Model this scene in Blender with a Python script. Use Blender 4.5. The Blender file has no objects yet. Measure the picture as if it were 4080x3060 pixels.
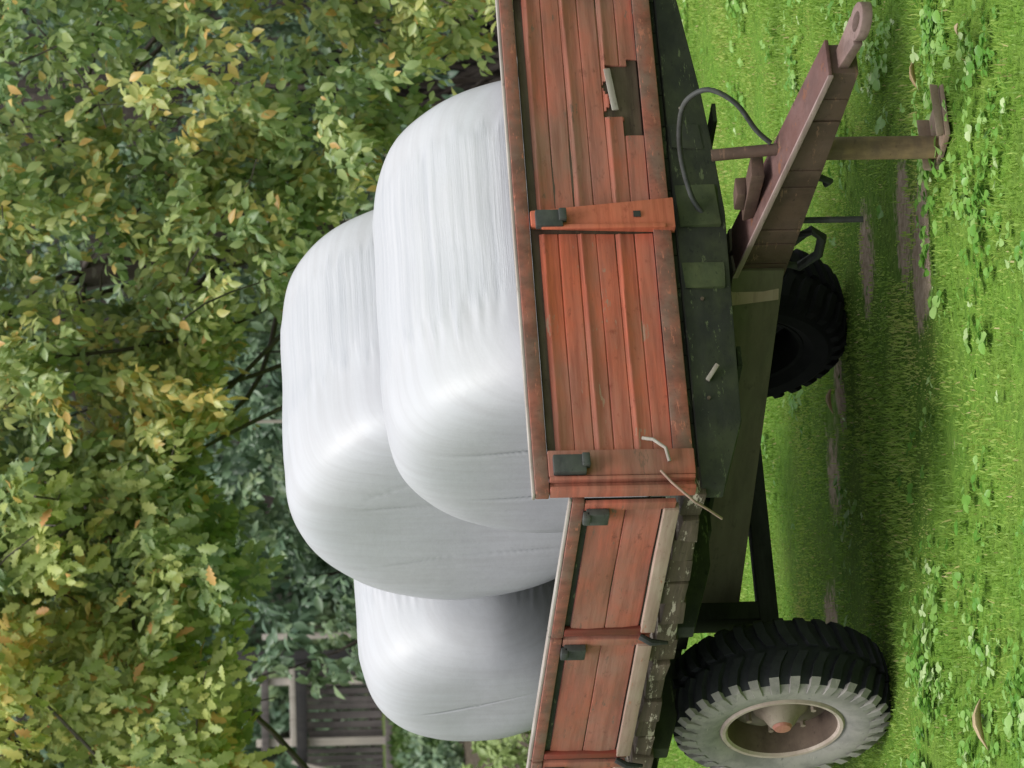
import bpy, bmesh, math, random
import numpy as np
from mathutils import Vector, Matrix
R = math.radians
sc = bpy.context.scene
COL = sc.collection
rng = np.random.default_rng(7)
random.seed(7)

# ---------------------------------------------------------------- helpers
def tag(o, label=None, cat=None, group=None, kind=None):
    if label: o['label'] = label
    if cat: o['category'] = cat
    if group: o['group'] = group
    if kind: o['kind'] = kind
    return o

def empty(name, loc=(0, 0, 0)):
    o = bpy.data.objects.new(name, None)
    o.empty_display_size = 0.1
    o.location = loc
    COL.objects.link(o)
    return o

class MB:
    """collects shapes and links them as ONE mesh object"""
    def __init__(s):
        s.v, s.f, s.m = [], [], []
    def add(s, vs, fs, mi=0):
        b = len(s.v)
        s.v += [tuple(map(float, p)) for p in vs]
        s.f += [tuple(i + b for i in f) for f in fs]
        s.m += [mi] * len(fs)
        return s
    def box(s, lo, hi, mi=0, jit=0.0):
        x0, y0, z0 = lo; x1, y1, z1 = hi
        vs = [(x0,y0,z0),(x1,y0,z0),(x1,y1,z0),(x0,y1,z0),(x0,y0,z1),(x1,y0,z1),(x1,y1,z1),(x0,y1,z1)]
        if jit: vs = [tuple(c + random.uniform(-jit, jit) for c in p) for p in vs]
        return s.add(vs, [(0,3,2,1),(4,5,6,7),(0,1,5,4),(1,2,6,5),(2,3,7,6),(3,0,4,7)], mi)
    def hexa(s, a, b, mi=0):
        """a, b: two quads (4 points each) joined into a block"""
        return s.add(list(a) + list(b), [(3,2,1,0),(4,5,6,7),(0,1,5,4),(1,2,6,5),(2,3,7,6),(3,0,4,7)], mi)
    def beam(s, p, q, w, h, mi=0, w2=None, h2=None, up=(0,0,1)):
        p, q = Vector(p), Vector(q); d = (q - p).normalized()
        sd = d.cross(Vector(up)).normalized(); u = sd.cross(d)
        w2 = w if w2 is None else w2; h2 = h if h2 is None else h2
        A = [p + sd*a*w/2 + u*b*h/2 for a, b in ((-1,-1),(1,-1),(1,1),(-1,1))]
        B = [q + sd*a*w2/2 + u*b*h2/2 for a, b in ((-1,-1),(1,-1),(1,1),(-1,1))]
        return s.hexa(A, B, mi)
    def tube(s, pts, r, n=10, mi=0, cap=True):
        pts = [Vector(p) for p in pts]
        rs = r if isinstance(r, (list, tuple)) else [r] * len(pts)
        rings, vs, fs = [], [], []
        up = Vector((0.13, 0.31, 0.94))
        for i, p in enumerate(pts):
            d = (pts[min(i+1, len(pts)-1)] - pts[max(i-1, 0)]).normalized()
            a = d.cross(up)
            if a.length < 1e-3: a = d.cross(Vector((1, 0, 0)))
            a.normalize(); b = d.cross(a)
            for k in range(n):
                t = 2*math.pi*k/n
                vs.append(p + (a*math.cos(t) + b*math.sin(t))*rs[i])
        for i in range(len(pts)-1):
            for k in range(n):
                k2 = (k+1) % n
                fs.append((i*n+k, i*n+k2, (i+1)*n+k2, (i+1)*n+k))
        if cap:
            fs.append(tuple(range(n-1, -1, -1)))
            fs.append(tuple((len(pts)-1)*n + k for k in range(n)))
        return s.add(vs, fs, mi)
    def lathe_y(s, prof, c, n=64, sgn=1, mi=0, closed=False):
        """prof: (y offset, radius) revolved round the Y axis through c"""
        vs, fs = [], []
        m = len(prof)
        for k in range(n):
            t = 2*math.pi*k/n
            for y, r in prof:
                vs.append((c[0] + r*math.cos(t), c[1] + sgn*y, c[2] + r*math.sin(t)))
        for k in range(n):
            k2 = (k+1) % n
            for j in range(m if closed else m-1):
                j2 = (j+1) % m
                q = (k*m+j, k*m+j2, k2*m+j2, k2*m+j)
                fs.append(q if sgn > 0 else q[::-1])
        return s.add(vs, fs, mi)
    def build(s, name, mats, parent=None, bevel=0.0, smooth=40, segs=2):
        me = bpy.data.meshes.new(name)
        me.from_pydata(s.v, [], s.f)
        for m in (mats if isinstance(mats, (list, tuple)) else [mats]): me.materials.append(m)
        for p, i in zip(me.polygons, s.m): p.material_index = i
        bm = bmesh.new(); bm.from_mesh(me)
        bmesh.ops.recalc_face_normals(bm, faces=bm.faces)
        if bevel:
            es = [e for e in bm.edges if len(e.link_faces) == 2 and e.calc_face_angle(0) > R(35)]
            bmesh.ops.bevel(bm, geom=es, offset=bevel, segments=segs, profile=0.6, affect='EDGES', clamp_overlap=True)
        bm.to_mesh(me); bm.free()
        if smooth:
            for p in me.polygons: p.use_smooth = True
            me.set_sharp_from_angle(angle=R(smooth))
        o = bpy.data.objects.new(name, me)
        COL.objects.link(o)
        if parent: o.parent = parent
        return o

def fast_mesh(name, V, loops, starts, mat, attr=None, parent=None, smooth=False):
    """big meshes straight from numpy; attr: {name: per-point float array}"""
    me = bpy.data.meshes.new(name)
    me.vertices.add(len(V)); me.vertices.foreach_set('co', np.ascontiguousarray(V, dtype=np.float32).ravel())
    me.loops.add(len(loops)); me.loops.foreach_set('vertex_index', np.ascontiguousarray(loops, dtype=np.int32))
    me.polygons.add(len(starts)); me.polygons.foreach_set('loop_start', np.ascontiguousarray(starts, dtype=np.int32))
    me.update(calc_edges=True); me.validate()
    for k, a in (attr or {}).items():
        at = me.attributes.new(k, 'FLOAT', 'POINT'); at.data.foreach_set('value', np.ascontiguousarray(a, dtype=np.float32))
    me.materials.append(mat)
    if smooth: me.polygons.foreach_set('use_smooth', np.ones(len(starts), dtype=bool))
    o = bpy.data.objects.new(name, me); COL.objects.link(o)
    if parent: o.parent = parent
    return o

# ---------------------------------------------------------------- node helpers
def new_mat(name):
    m = bpy.data.materials.new(name); m.use_nodes = True
    nt = m.node_tree; nt.nodes.clear()
    out = nt.nodes.new('ShaderNodeOutputMaterial'); p = nt.nodes.new('ShaderNodeBsdfPrincipled')
    nt.links.new(p.outputs[0], out.inputs[0])
    return m, nt, p, out
def N(nt, typ, **kw):
    n = nt.nodes.new(typ)
    for k, v in kw.items():
        if k in n.inputs: n.inputs[k].default_value = v
        else: setattr(n, k, v)
    return n
def noise(nt, scale, detail=4, rough=0.55, map_scale=None, coord='Object', dist=0.0):
    tc = nt.nodes.new('ShaderNodeTexCoord'); src = tc.outputs[coord]
    if map_scale:
        mp = nt.nodes.new('ShaderNodeMapping'); mp.inputs['Scale'].default_value = map_scale
        nt.links.new(src, mp.inputs[0]); src = mp.outputs[0]
    n = nt.nodes.new('ShaderNodeTexNoise')
    n.inputs['Scale'].default_value = scale; n.inputs['Detail'].default_value = detail
    n.inputs['Roughness'].default_value = rough; n.inputs['Distortion'].default_value = dist
    nt.links.new(src, n.inputs['Vector'])
    return n.outputs['Fac']
def ramp(nt, src, stops, interp='LINEAR'):
    r = nt.nodes.new('ShaderNodeValToRGB'); e = r.color_ramp.elements
    r.color_ramp.interpolation = interp
    while len(e) < len(stops): e.new(0.5)
    for el, (p, c) in zip(e, stops):
        el.position = p; el.color = (*c, 1) if len(c) == 3 else c
    nt.links.new(src, r.inputs[0])
    return r.outputs[0]
def mix(nt, fac, a, b, mode='MIX'):
    m = nt.nodes.new('ShaderNodeMix'); m.data_type = 'RGBA'; m.blend_type = mode
    for s, v in ((m.inputs[0], fac), (m.inputs[6], a), (m.inputs[7], b)):
        if isinstance(v, (int, float)): s.default_value = v
        elif isinstance(v, tuple): s.default_value = (*v, 1)
        else: nt.links.new(v, s)
    return m.outputs[2]
def bump(nt, p, h, strength=0.3, dist=0.01):
    b = nt.nodes.new('ShaderNodeBump'); b.inputs['Strength'].default_value = strength; b.inputs['Distance'].default_value = dist
    nt.links.new(h, b.inputs['Height']); nt.links.new(b.outputs[0], p.inputs['Normal'])
g3 = lambda v: (v, v, v)

def worn(name, base, stops_scale, dark, fade, rough=0.75, grain=(2.5, 2.5, 38), patch=4.0, chip=None, metallic=0.0, bmp=0.25):
    """old paint / old timber / old steel: base colour, faded and dirty patches of their own shape, grain along the boards"""
    m, nt, p, out = new_mat(name)
    big = noise(nt, patch, 5, 0.6, (0.8, 0.8, 1.6))
    gr = noise(nt, 1.0, 6, 0.65, grain)
    sp = noise(nt, patch*6, 4, 0.7, (1, 1, 2))
    c = mix(nt, ramp(nt, big, [(0.38, g3(0)), (0.62, g3(1))]), base, fade)
    c = mix(nt, ramp(nt, gr, [(0.36, g3(0.55)), (0.55, g3(0))]), c, dark)
    c = mix(nt, ramp(nt, sp, [(0.60, g3(0)), (0.72, g3(0.8))]), c, dark)
    gm_ = noise(nt, 1.0, 5, 0.7, (grain[0]*0.55, grain[1]*0.55, grain[2]*0.32))
    c = mix(nt, ramp(nt, gm_, [(0.52, g3(0)), (0.66, g3(0.6))]), c, mix(nt, 0.5, dark, fade))
    if chip:
        ch = noise(nt, patch*3.3, 6, 0.75, (0.5, 0.5, 2.2))
        c = mix(nt, ramp(nt, ch, [(stops_scale, g3(0)), (stops_scale + 0.03, g3(1))]), c, chip)
    nt.links.new(c, p.inputs['Base Color'])
    p.inputs['Roughness'].default_value = rough; p.inputs['Metallic'].default_value = metallic
    p.inputs['Specular IOR Level'].default_value = 0.3
    bump(nt, p, gr, bmp, 0.006)
    return m

MAT = {}
MAT['red'] = worn('faded red paint', (0.45, 0.122, 0.080), 0.61, (0.17, 0.062, 0.045), (0.31, 0.155, 0.12), 0.7, patch=2.6, chip=(0.20, 0.11, 0.085))
MAT['bright'] = worn('bright red paint', (0.54, 0.13, 0.075), 0.61, (0.24, 0.06, 0.04), (0.37, 0.15, 0.112), 0.65, patch=2.6, chip=(0.35, 0.2, 0.15))
MAT['orange'] = worn('orange red post paint', (0.56, 0.15, 0.085), 0.70, (0.34, 0.085, 0.05), (0.48, 0.15, 0.095), 0.6, patch=3)
MAT['redrail'] = worn('worn red brown rail paint', (0.30, 0.105, 0.075), 0.60, (0.09, 0.04, 0.03), (0.21, 0.125, 0.10), 0.7, (14, 14, 10), 9, (0.42, 0.16, 0.11))
MAT['darkred'] = worn('dark red post paint', (0.24, 0.045, 0.03), 0.68, (0.08, 0.02, 0.015), (0.17, 0.05, 0.035), 0.6, (30, 30, 3))
MAT['cream'] = worn('cream weathered batten', (0.36, 0.28, 0.225), 0.62, (0.19, 0.13, 0.10), (0.33, 0.22, 0.18), 0.8, chip=(0.33, 0.16, 0.11))
MAT['flaky'] = worn('flaking grey timber', (0.085, 0.065, 0.047), 0.56, (0.03, 0.025, 0.02), (0.125, 0.095, 0.07), 0.9, (2.5, 2.5, 45), 5, (0.40, 0.35, 0.29), bmp=0.6)
MAT['edge'] = worn('pale trim and painted edge light', (0.42, 0.40, 0.37), 0.6, (0.2, 0.17, 0.15), (0.33, 0.28, 0.25), 0.8)  # also paints the light caught along the board tops
MAT['brownwood'] = worn('bare brown timber', (0.075, 0.05, 0.036), 0.66, (0.03, 0.02, 0.016), (0.11, 0.085, 0.06), 0.85, patch=6)
MAT['mossy'] = worn('dark mossy timber', (0.030, 0.033, 0.028), 0.60, (0.012, 0.014, 0.014), (0.048, 0.055, 0.032), 0.85, (6, 6, 9), 5, (0.11, 0.13, 0.07), bmp=0.5)
MAT['mossgreen'] = worn('moss covered timber', (0.055, 0.07, 0.035), 0.60, (0.02, 0.025, 0.015), (0.075, 0.09, 0.04), 0.9, (6, 6, 9), 6, bmp=0.5)
MAT['olive'] = worn('olive brown chassis steel', (0.12, 0.115, 0.075), 0.68, (0.065, 0.06, 0.042), (0.135, 0.115, 0.08), 0.8, (3, 3, 14), 3, (0.13, 0.11, 0.07))
MAT['rustbar'] = worn('rusty brown drawbar steel', (0.095, 0.058, 0.042), 0.60, (0.035, 0.022, 0.017), (0.115, 0.075, 0.06), 0.75, (9, 9, 6), 5, (0.17, 0.10, 0.07), bmp=0.5)
MAT['purple'] = worn('purple brown oxide paint', (0.115, 0.058, 0.050), 0.58, (0.045, 0.024, 0.02), (0.155, 0.092, 0.085), 0.65, (7, 7, 5), 7, (0.17, 0.075, 0.045))
MAT['eye'] = worn('polished rusty tow eye', (0.17, 0.11, 0.095), 0.58, (0.06, 0.038, 0.032), (0.25, 0.18, 0.165), 0.5, (9, 9, 9), 9)
MAT['litflange'] = worn('flange edge with painted light', (0.33, 0.25, 0.235), 0.60, (0.13, 0.085, 0.075), (0.25, 0.18, 0.17), 0.55)  # highlight along the drawbar flange put into the colour
MAT['tan'] = worn('tan rusty pipe', (0.30, 0.21, 0.10), 0.6, (0.07, 0.045, 0.03), (0.15, 0.11, 0.07), 0.8, (12, 12, 4), 6)
MAT['plate'] = worn('pale rusty plate', (0.30, 0.24, 0.19), 0.6, (0.12, 0.08, 0.055), (0.24, 0.17, 0.12), 0.8, (8, 8, 8), 8)
MAT['blackiron'] = worn('black iron', (0.022, 0.024, 0.024), 0.7, (0.01, 0.01, 0.01), (0.05, 0.052, 0.05), 0.6)
MAT['greyiron'] = worn('dark grey latch iron', (0.045, 0.05, 0.05), 0.62, (0.015, 0.015, 0.016), (0.08, 0.085, 0.08), 0.6, (6, 6, 12), 9)
MAT['rubber'] = worn('black tyre rubber', (0.020, 0.023, 0.026), 0.68, (0.010, 0.011, 0.013), (0.030, 0.033, 0.036), 0.7, (10, 10, 10), 5, (0.09, 0.085, 0.08))
MAT['shaderubber'] = worn('far wheel rubber with painted shade', (0.009, 0.010, 0.011), 0.75, (0.005, 0.006, 0.006), (0.013, 0.014, 0.014), 0.9, (10, 10, 10), 5)  # shade on the far wheel put into the colour
MAT['sidewall'] = worn('dusty tyre sidewall', (0.29, 0.278, 0.262), 0.64, (0.13, 0.128, 0.125), (0.34, 0.318, 0.295), 0.8, (9, 9, 9), 4, (0.36, 0.34, 0.31), bmp=0.15)
MAT['rim'] = worn('beige rim paint', (0.50, 0.43, 0.37), 0.66, (0.24, 0.18, 0.14), (0.52, 0.42, 0.37), 0.6, (7, 7, 7), 6, (0.22, 0.12, 0.09))
MAT['barrel'] = worn('brown grime in rim', (0.12, 0.085, 0.065), 0.64, (0.05, 0.035, 0.028), (0.17, 0.125, 0.095), 0.85, (7, 7, 7), 6)  # inside of the rim in a darker brown than the flange
MAT['hubm'] = worn('dusty hub casting', (0.36, 0.30, 0.24), 0.66, (0.16, 0.12, 0.09), (0.28, 0.22, 0.17), 0.75, (7, 7, 7), 6)
MAT['dish'] = worn('brownish rim dish', (0.19, 0.155, 0.115), 0.64, (0.08, 0.06, 0.045), (0.20, 0.17, 0.13), 0.75, (7, 7, 7), 6)  # dish in a darker tone than the rim flange
MAT['hubcap'] = worn('red hub cap paint', (0.38, 0.16, 0.12), 0.68, (0.3, 0.1, 0.07), (0.45, 0.2, 0.15), 0.5)
MAT['oldwood'] = worn('grey weathered wood', (0.10, 0.09, 0.088), 0.66, (0.04, 0.035, 0.035), (0.15, 0.135, 0.13), 0.9, (26, 26, 2), 2)
MAT['palewood'] = worn('pale weathered wood', (0.46, 0.42, 0.37), 0.68, (0.25, 0.22, 0.19), (0.36, 0.33, 0.30), 0.9, (26, 26, 2), 2)
MAT['darkwood'] = worn('dark wet wood', (0.035, 0.034, 0.036), 0.7, (0.018, 0.018, 0.02), (0.055, 0.052, 0.05), 0.9, (22, 22, 2), 2)
MAT['bark'] = worn('grey brown bark', (0.085, 0.07, 0.06), 0.62, (0.025, 0.022, 0.02), (0.11, 0.095, 0.085), 0.95, (20, 20, 2.5), 3, (0.16, 0.15, 0.13), bmp=0.9)
MAT['darkbark'] = worn('dark furrowed bark', (0.045, 0.038, 0.034), 0.60, (0.015, 0.014, 0.013), (0.07, 0.058, 0.05), 0.95, (16, 16, 2.2), 3, (0.11, 0.10, 0.085), bmp=0.9)
MAT['strip'] = worn('pale limestone footing', (0.42, 0.38, 0.33), 0.6, (0.22, 0.19, 0.15), (0.34, 0.30, 0.25), 0.9, (6, 6, 6), 3)

def film_mat():
    m, nt, p, out = new_mat('white bale film')
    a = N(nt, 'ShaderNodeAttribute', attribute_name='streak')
    n = noise(nt, 2.2, 4, 0.6)
    c = mix(nt, ramp(nt, n, [(0.35, g3(0)), (0.7, g3(1))]), (0.46, 0.478, 0.51), (0.485, 0.495, 0.522))
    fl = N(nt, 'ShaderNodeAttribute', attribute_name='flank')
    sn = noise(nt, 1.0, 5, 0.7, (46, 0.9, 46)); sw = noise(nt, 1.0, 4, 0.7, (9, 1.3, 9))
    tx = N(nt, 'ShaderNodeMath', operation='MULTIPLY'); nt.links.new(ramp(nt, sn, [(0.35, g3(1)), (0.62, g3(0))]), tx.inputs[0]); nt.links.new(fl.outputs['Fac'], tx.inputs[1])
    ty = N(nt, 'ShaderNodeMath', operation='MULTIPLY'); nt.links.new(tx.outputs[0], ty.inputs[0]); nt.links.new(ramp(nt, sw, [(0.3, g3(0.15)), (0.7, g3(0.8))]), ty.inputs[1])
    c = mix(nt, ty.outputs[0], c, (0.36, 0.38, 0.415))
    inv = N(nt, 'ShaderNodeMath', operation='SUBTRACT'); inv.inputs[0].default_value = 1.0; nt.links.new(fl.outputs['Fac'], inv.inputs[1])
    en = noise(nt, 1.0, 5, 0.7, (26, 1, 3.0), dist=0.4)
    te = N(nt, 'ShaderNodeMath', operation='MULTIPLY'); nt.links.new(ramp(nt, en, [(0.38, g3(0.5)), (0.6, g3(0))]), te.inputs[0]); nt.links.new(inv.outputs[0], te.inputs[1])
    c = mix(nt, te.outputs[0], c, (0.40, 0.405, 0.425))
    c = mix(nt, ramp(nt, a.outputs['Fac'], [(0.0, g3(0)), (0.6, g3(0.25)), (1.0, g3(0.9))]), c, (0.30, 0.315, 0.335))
    d = noise(nt, 9, 5, 0.75)
    c = mix(nt, ramp(nt, d, [(0.66, g3(0)), (0.74, g3(0.22))]), c, (0.37, 0.362, 0.355))
    nt.links.new(c, p.inputs['Base Color'])
    p.inputs['Roughness'].default_value = 0.42
    p.inputs['Specular IOR Level'].default_value = 0.35
    fine = noise(nt, 6, 8, 0.66)
    hm = N(nt, 'ShaderNodeMath', operation='MULTIPLY_ADD'); nt.links.new(ty.outputs[0], hm.inputs[0]); hm.inputs[1].default_value = -1.2; nt.links.new(fine, hm.inputs[2])
    bump(nt, p, hm.outputs[0], 0.26, 0.010)
    return m
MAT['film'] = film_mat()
MAT['crease'] = worn('grey film fold', (0.42, 0.43, 0.45), 0.7, (0.34, 0.35, 0.37), (0.48, 0.49, 0.51), 0.5)

def leaf_mat(name, stops, trans=0.3, rough=0.45, spec=0.4):
    m, nt, p, out = new_mat(name)
    a = N(nt, 'ShaderNodeAttribute', attribute_name='tint')
    c = ramp(nt, a.outputs['Fac'], stops)
    n = noise(nt, 22, 3, 0.6)
    c = mix(nt, ramp(nt, n, [(0.35, g3(0.0)), (0.7, g3(0.35))]), c, mix(nt, 1.0, c, (0.62, 0.7, 0.55), 'MULTIPLY'))
    nt.links.new(c, p.inputs['Base Color'])
    p.inputs['Roughness'].default_value = rough; p.inputs['Specular IOR Level'].default_value = spec
    tr = N(nt, 'ShaderNodeBsdfTranslucent'); nt.links.new(c, tr.inputs['Color'])
    mx = N(nt, 'ShaderNodeMixShader'); mx.inputs[0].default_value = trans
    nt.links.new(p.outputs[0], mx.inputs[1]); nt.links.new(tr.outputs[0], mx.inputs[2]); nt.links.new(mx.outputs[0], out.inputs[0])
    return m
MAT['oak'] = leaf_mat('oak leaves', [(0.0, (0.175, 0.267, 0.119)), (0.3, (0.312, 0.408, 0.150)), (0.6, (0.475, 0.548, 0.195)), (0.80, (0.638, 0.663, 0.239)), (0.90, (0.763, 0.649, 0.214)), (0.96, (0.800, 0.497, 0.176)), (1.0, (0.762, 0.407, 0.188))], 0.45)
MAT['mixed'] = leaf_mat('beech leaves', [(0.0, (0.168, 0.272, 0.133)), (0.35, (0.297, 0.410, 0.175)), (0.68, (0.466, 0.542, 0.217)), (0.87, (0.661, 0.659, 0.259)), (0.94, (0.800, 0.619, 0.206)), (1.0, (0.800, 0.471, 0.194))], 0.44, 0.36, 0.5)
MAT['dark'] = leaf_mat('dark green leaves', [(0.0, (0.081, 0.144, 0.098)), (0.5, (0.149, 0.236, 0.138)), (0.9, (0.253, 0.345, 0.172)), (1.0, (0.345, 0.414, 0.184))], 0.3, 0.42, 0.5)
MAT['blade'] = leaf_mat('grass blades', [(0.0, (0.173, 0.315, 0.047)), (0.5, (0.306, 0.478, 0.084)), (0.85, (0.450, 0.578, 0.137)), (0.95, (0.485, 0.525, 0.158)), (1.0, (0.578, 0.462, 0.252))], 0.42, 0.5, 0.3)
MAT['clover'] = leaf_mat('clover leaves', [(0.0, (0.127, 0.313, 0.048)), (0.5, (0.213, 0.418, 0.080)), (0.85, (0.350, 0.537, 0.175)), (1.0, (0.524, 0.657, 0.341))], 0.3, 0.35, 0.5)
MAT['rough'] = leaf_mat('rough grass', [(0.0, (0.05, 0.10, 0.022)), (0.6, (0.10, 0.17, 0.04)), (1.0, (0.20, 0.21, 0.09))], 0.3)
MAT['dead'] = leaf_mat('dead leaf', [(0.0, (0.55, 0.40, 0.22)), (1.0, (0.62, 0.50, 0.33))], 0.2, 0.6, 0.3)
MAT['weed'] = leaf_mat('pale weed leaves', [(0.0, (0.14, 0.24, 0.06)), (1.0, (0.36, 0.45, 0.17))], 0.3)

# ---------------------------------------------------------------- camera
CAM = Vector((-11.7067, 7.7295, 2.6386))
fw = Vector((0.85081, -0.51776, -0.08976)).normalized()
rt = Vector((-0.52111, -0.85331, -0.01736)); rt = (rt - fw*rt.dot(fw)).normalized()
up = rt.cross(fw)
cd = bpy.data.cameras.new('camera'); co = bpy.data.objects.new('camera', cd); COL.objects.link(co)
# the photograph is stored lying on its side: picture right is the world's down, picture up is the upright view's right
X, Y, Z = -up, rt, -fw
co.matrix_world = Matrix(((X.x, Y.x, Z.x, CAM.x), (X.y, Y.y, Z.y, CAM.y), (X.z, Y.z, Z.z, CAM.z), (0, 0, 0, 1)))
cd.sensor_fit = 'HORIZONTAL'; cd.sensor_width = 36; cd.lens = 4500*36/1024
cd.clip_start = 0.1; cd.clip_end = 500
cd.dof.use_dof = True; cd.dof.focus_distance = 14.4; cd.dof.aperture_fstop = 9.0
sc.camera = co
FH = Vector((fw.x, fw.y, 0)).normalized(); RH = Vector((FH.y, -FH.x, 0))
def W(D, S, z=0.0):
    """a place D metres away along the viewing direction and S metres to its right"""
    return Vector((CAM.x, CAM.y, 0)) + FH*D + RH*S + Vector((0, 0, z))

# ---------------------------------------------------------------- ground
FH2, RH2 = np.array(FH[:2]), np.array(RH[:2]); C2 = np.array(CAM[:2])
def gz(x, y):
    x = np.asarray(x, float); y = np.asarray(y, float)
    d = (x - C2[0])*FH2[0] + (y - C2[1])*FH2[1]
    s = (x - C2[0])*RH2[0] + (y - C2[1])*RH2[1]
    z = 0.014*np.sin(1.7*x + 0.6*y) + 0.012*np.sin(-0.9*x + 2.3*y + 1.0)
    z = z*np.clip((d - 4)/6, 0, 1)
    z = z + 0.05*np.exp(-(((x + 0.30)/0.45)**2 + ((y + 0.06)/0.45)**2))
    z = z - 0.006
    return z
BARE = [(0.66, -0.40, 0.20, 0.22), (0.32, -0.05, 0.24, 0.17), (2.42, -0.53, 0.34, 0.15), (2.16, -0.68, 0.13, 0.16), (1.25, -0.66, 0.22, 0.15), (0.22, 0.72, 0.10, 0.09), (2.9, -0.1, 0.3, 0.13), (-0.02, -0.28, 0.13, 0.09)]
BDIR = math.atan2(0.60, 0.76)
def bare(x, y):
    b = np.zeros(np.shape(x))
    c, s = math.cos(BDIR), math.sin(BDIR)
    for bx, by, a, w in BARE:
        u = (x - bx)*c + (y - by)*s; v = -(x - bx)*s + (y - by)*c
        b = np.maximum(b, np.exp(-((u/a)**2 + (v/w)**2)))
    return b*np.clip(0.75 + 0.4*np.sin(x*23 + y*9)*np.sin(y*27 - x*6) + 0.25*np.sin(x*51 - y*40), 0.15, 1.2)
def sheet():
    ds = np.concatenate([np.arange(-40, 8, 4.0), np.arange(8, 24, 0.16), np.arange(24, 48, 1.0), np.arange(48, 130, 6.0)])
    ss = np.concatenate([np.arange(-70, -6, 4.0), np.arange(-6, 6, 0.16), np.arange(6, 71, 4.0)])
    D, S = np.meshgrid(ds, ss, indexing='ij')
    x = C2[0] + D*FH2[0] + S*RH2[0]; y = C2[1] + D*FH2[1] + S*RH2[1]
    z = gz(x, y)
    V = np.stack([x, y, z], -1).reshape(-1, 3)
    n, m = D.shape
    i, j = np.meshgrid(np.arange(n-1), np.arange(m-1), indexing='ij')
    q = np.stack([i*m + j, i*m + j + 1, (i+1)*m + j + 1, (i+1)*m + j], -1).reshape(-1, 4)
    mt, nt, p, out = new_mat('lawn soil and turf')
    a = N(nt, 'ShaderNodeAttribute', attribute_name='bare'); li = N(nt, 'ShaderNodeAttribute', attribute_name='litter')
    n1 = noise(nt, 3.0, 6, 0.65); n2 = noise(nt, 26.0, 5, 0.7)
    turf = mix(nt, ramp(nt, n2, [(0.35, g3(0)), (0.65, g3(1))]), (0.07, 0.155, 0.02), (0.155, 0.29, 0.04))
    turf = mix(nt, ramp(nt, n1, [(0.45, g3(0)), (0.75, g3(0.45))]), turf, (0.17, 0.20, 0.05))
    soil = mix(nt, ramp(nt, n2, [(0.35, g3(0)), (0.7, g3(1))]), (0.27, 0.21, 0.145), (0.50, 0.41, 0.315))
    ad = N(nt, 'ShaderNodeMath', operation='MULTIPLY_ADD'); nt.links.new(n2, ad.inputs[0]); ad.inputs[1].default_value = 0.7
    nt.links.new(a.outputs['Fac'], ad.inputs[2])
    c = mix(nt, ramp(nt, ad.outputs[0], [(0.60, g3(0)), (0.76, g3(1))]), turf, soil)
    lit = mix(nt, ramp(nt, n2, [(0.35, g3(0)), (0.7, g3(1))]), (0.04, 0.034, 0.026), (0.13, 0.105, 0.075))
    c = mix(nt, li.outputs['Fac'], c, lit)
    nt.links.new(c, p.inputs['Base Color']); p.inputs['Roughness'].default_value = 0.95
    p.inputs['Specular IOR Level'].default_value = 0.1
    bump(nt, p, n2, 0.8, 0.03)
    o = fast_mesh('ground', V, q.ravel(), np.arange(len(q))*4, mt, {'bare': bare(V[:, 0], V[:, 1]), 'litter': (np.clip((D - 23.5)/1.2, 0, 1)*(1 - 0.45*np.clip((D - 35)/0.8, 0, 1)*np.clip((-1.2 - S)/0.5, 0, 1))).ravel()}, smooth=True)
    tag(o, kind='structure')
sheet()

def bank():
    ds = np.arange(48, 75, 0.5); ss = np.arange(-24, 24.1, 0.6)
    D, S = np.meshgrid(ds, ss, indexing='ij')
    x = C2[0] + D*FH2[0] + S*RH2[0]; y = C2[1] + D*FH2[1] + S*RH2[1]
    t = np.clip((D - 48)/20, 0, 1)
    z = -0.05 + 5.5*(1 - (1 - t)**2) + 0.25*np.sin(S*1.1 + D*0.7)*t + 0.2*np.sin(S*2.7 - D)*t
    V = np.stack([x, y, z], -1).reshape(-1, 3)
    n, m = D.shape
    i, j = np.meshgrid(np.arange(n-1), np.arange(m-1), indexing='ij')
    q = np.stack([i*m + j, i*m + j + 1, (i+1)*m + j + 1, (i+1)*m + j], -1).reshape(-1, 4)
    mt, nt, p, out = new_mat('leaf litter bank')
    n1 = noise(nt, 1.2, 6, 0.7); n2 = noise(nt, 9.0, 6, 0.75)
    c = mix(nt, ramp(nt, n2, [(0.3, g3(0)), (0.7, g3(1))]), (0.018, 0.017, 0.015), (0.055, 0.047, 0.04))
    c = mix(nt, ramp(nt, n1, [(0.45, g3(0)), (0.7, g3(0.6))]), c, (0.04, 0.06, 0.025))
    nt.links.new(c, p.inputs['Base Color']); p.inputs['Roughness'].default_value = 1.0; p.inputs['Specular IOR Level'].default_value = 0.05
    bump(nt, p, n2, 1.0, 0.15)
    tag(fast_mesh('hillside', V, q.ravel(), np.arange(len(q))*4, mt, smooth=True), kind='structure')
bank()

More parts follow.
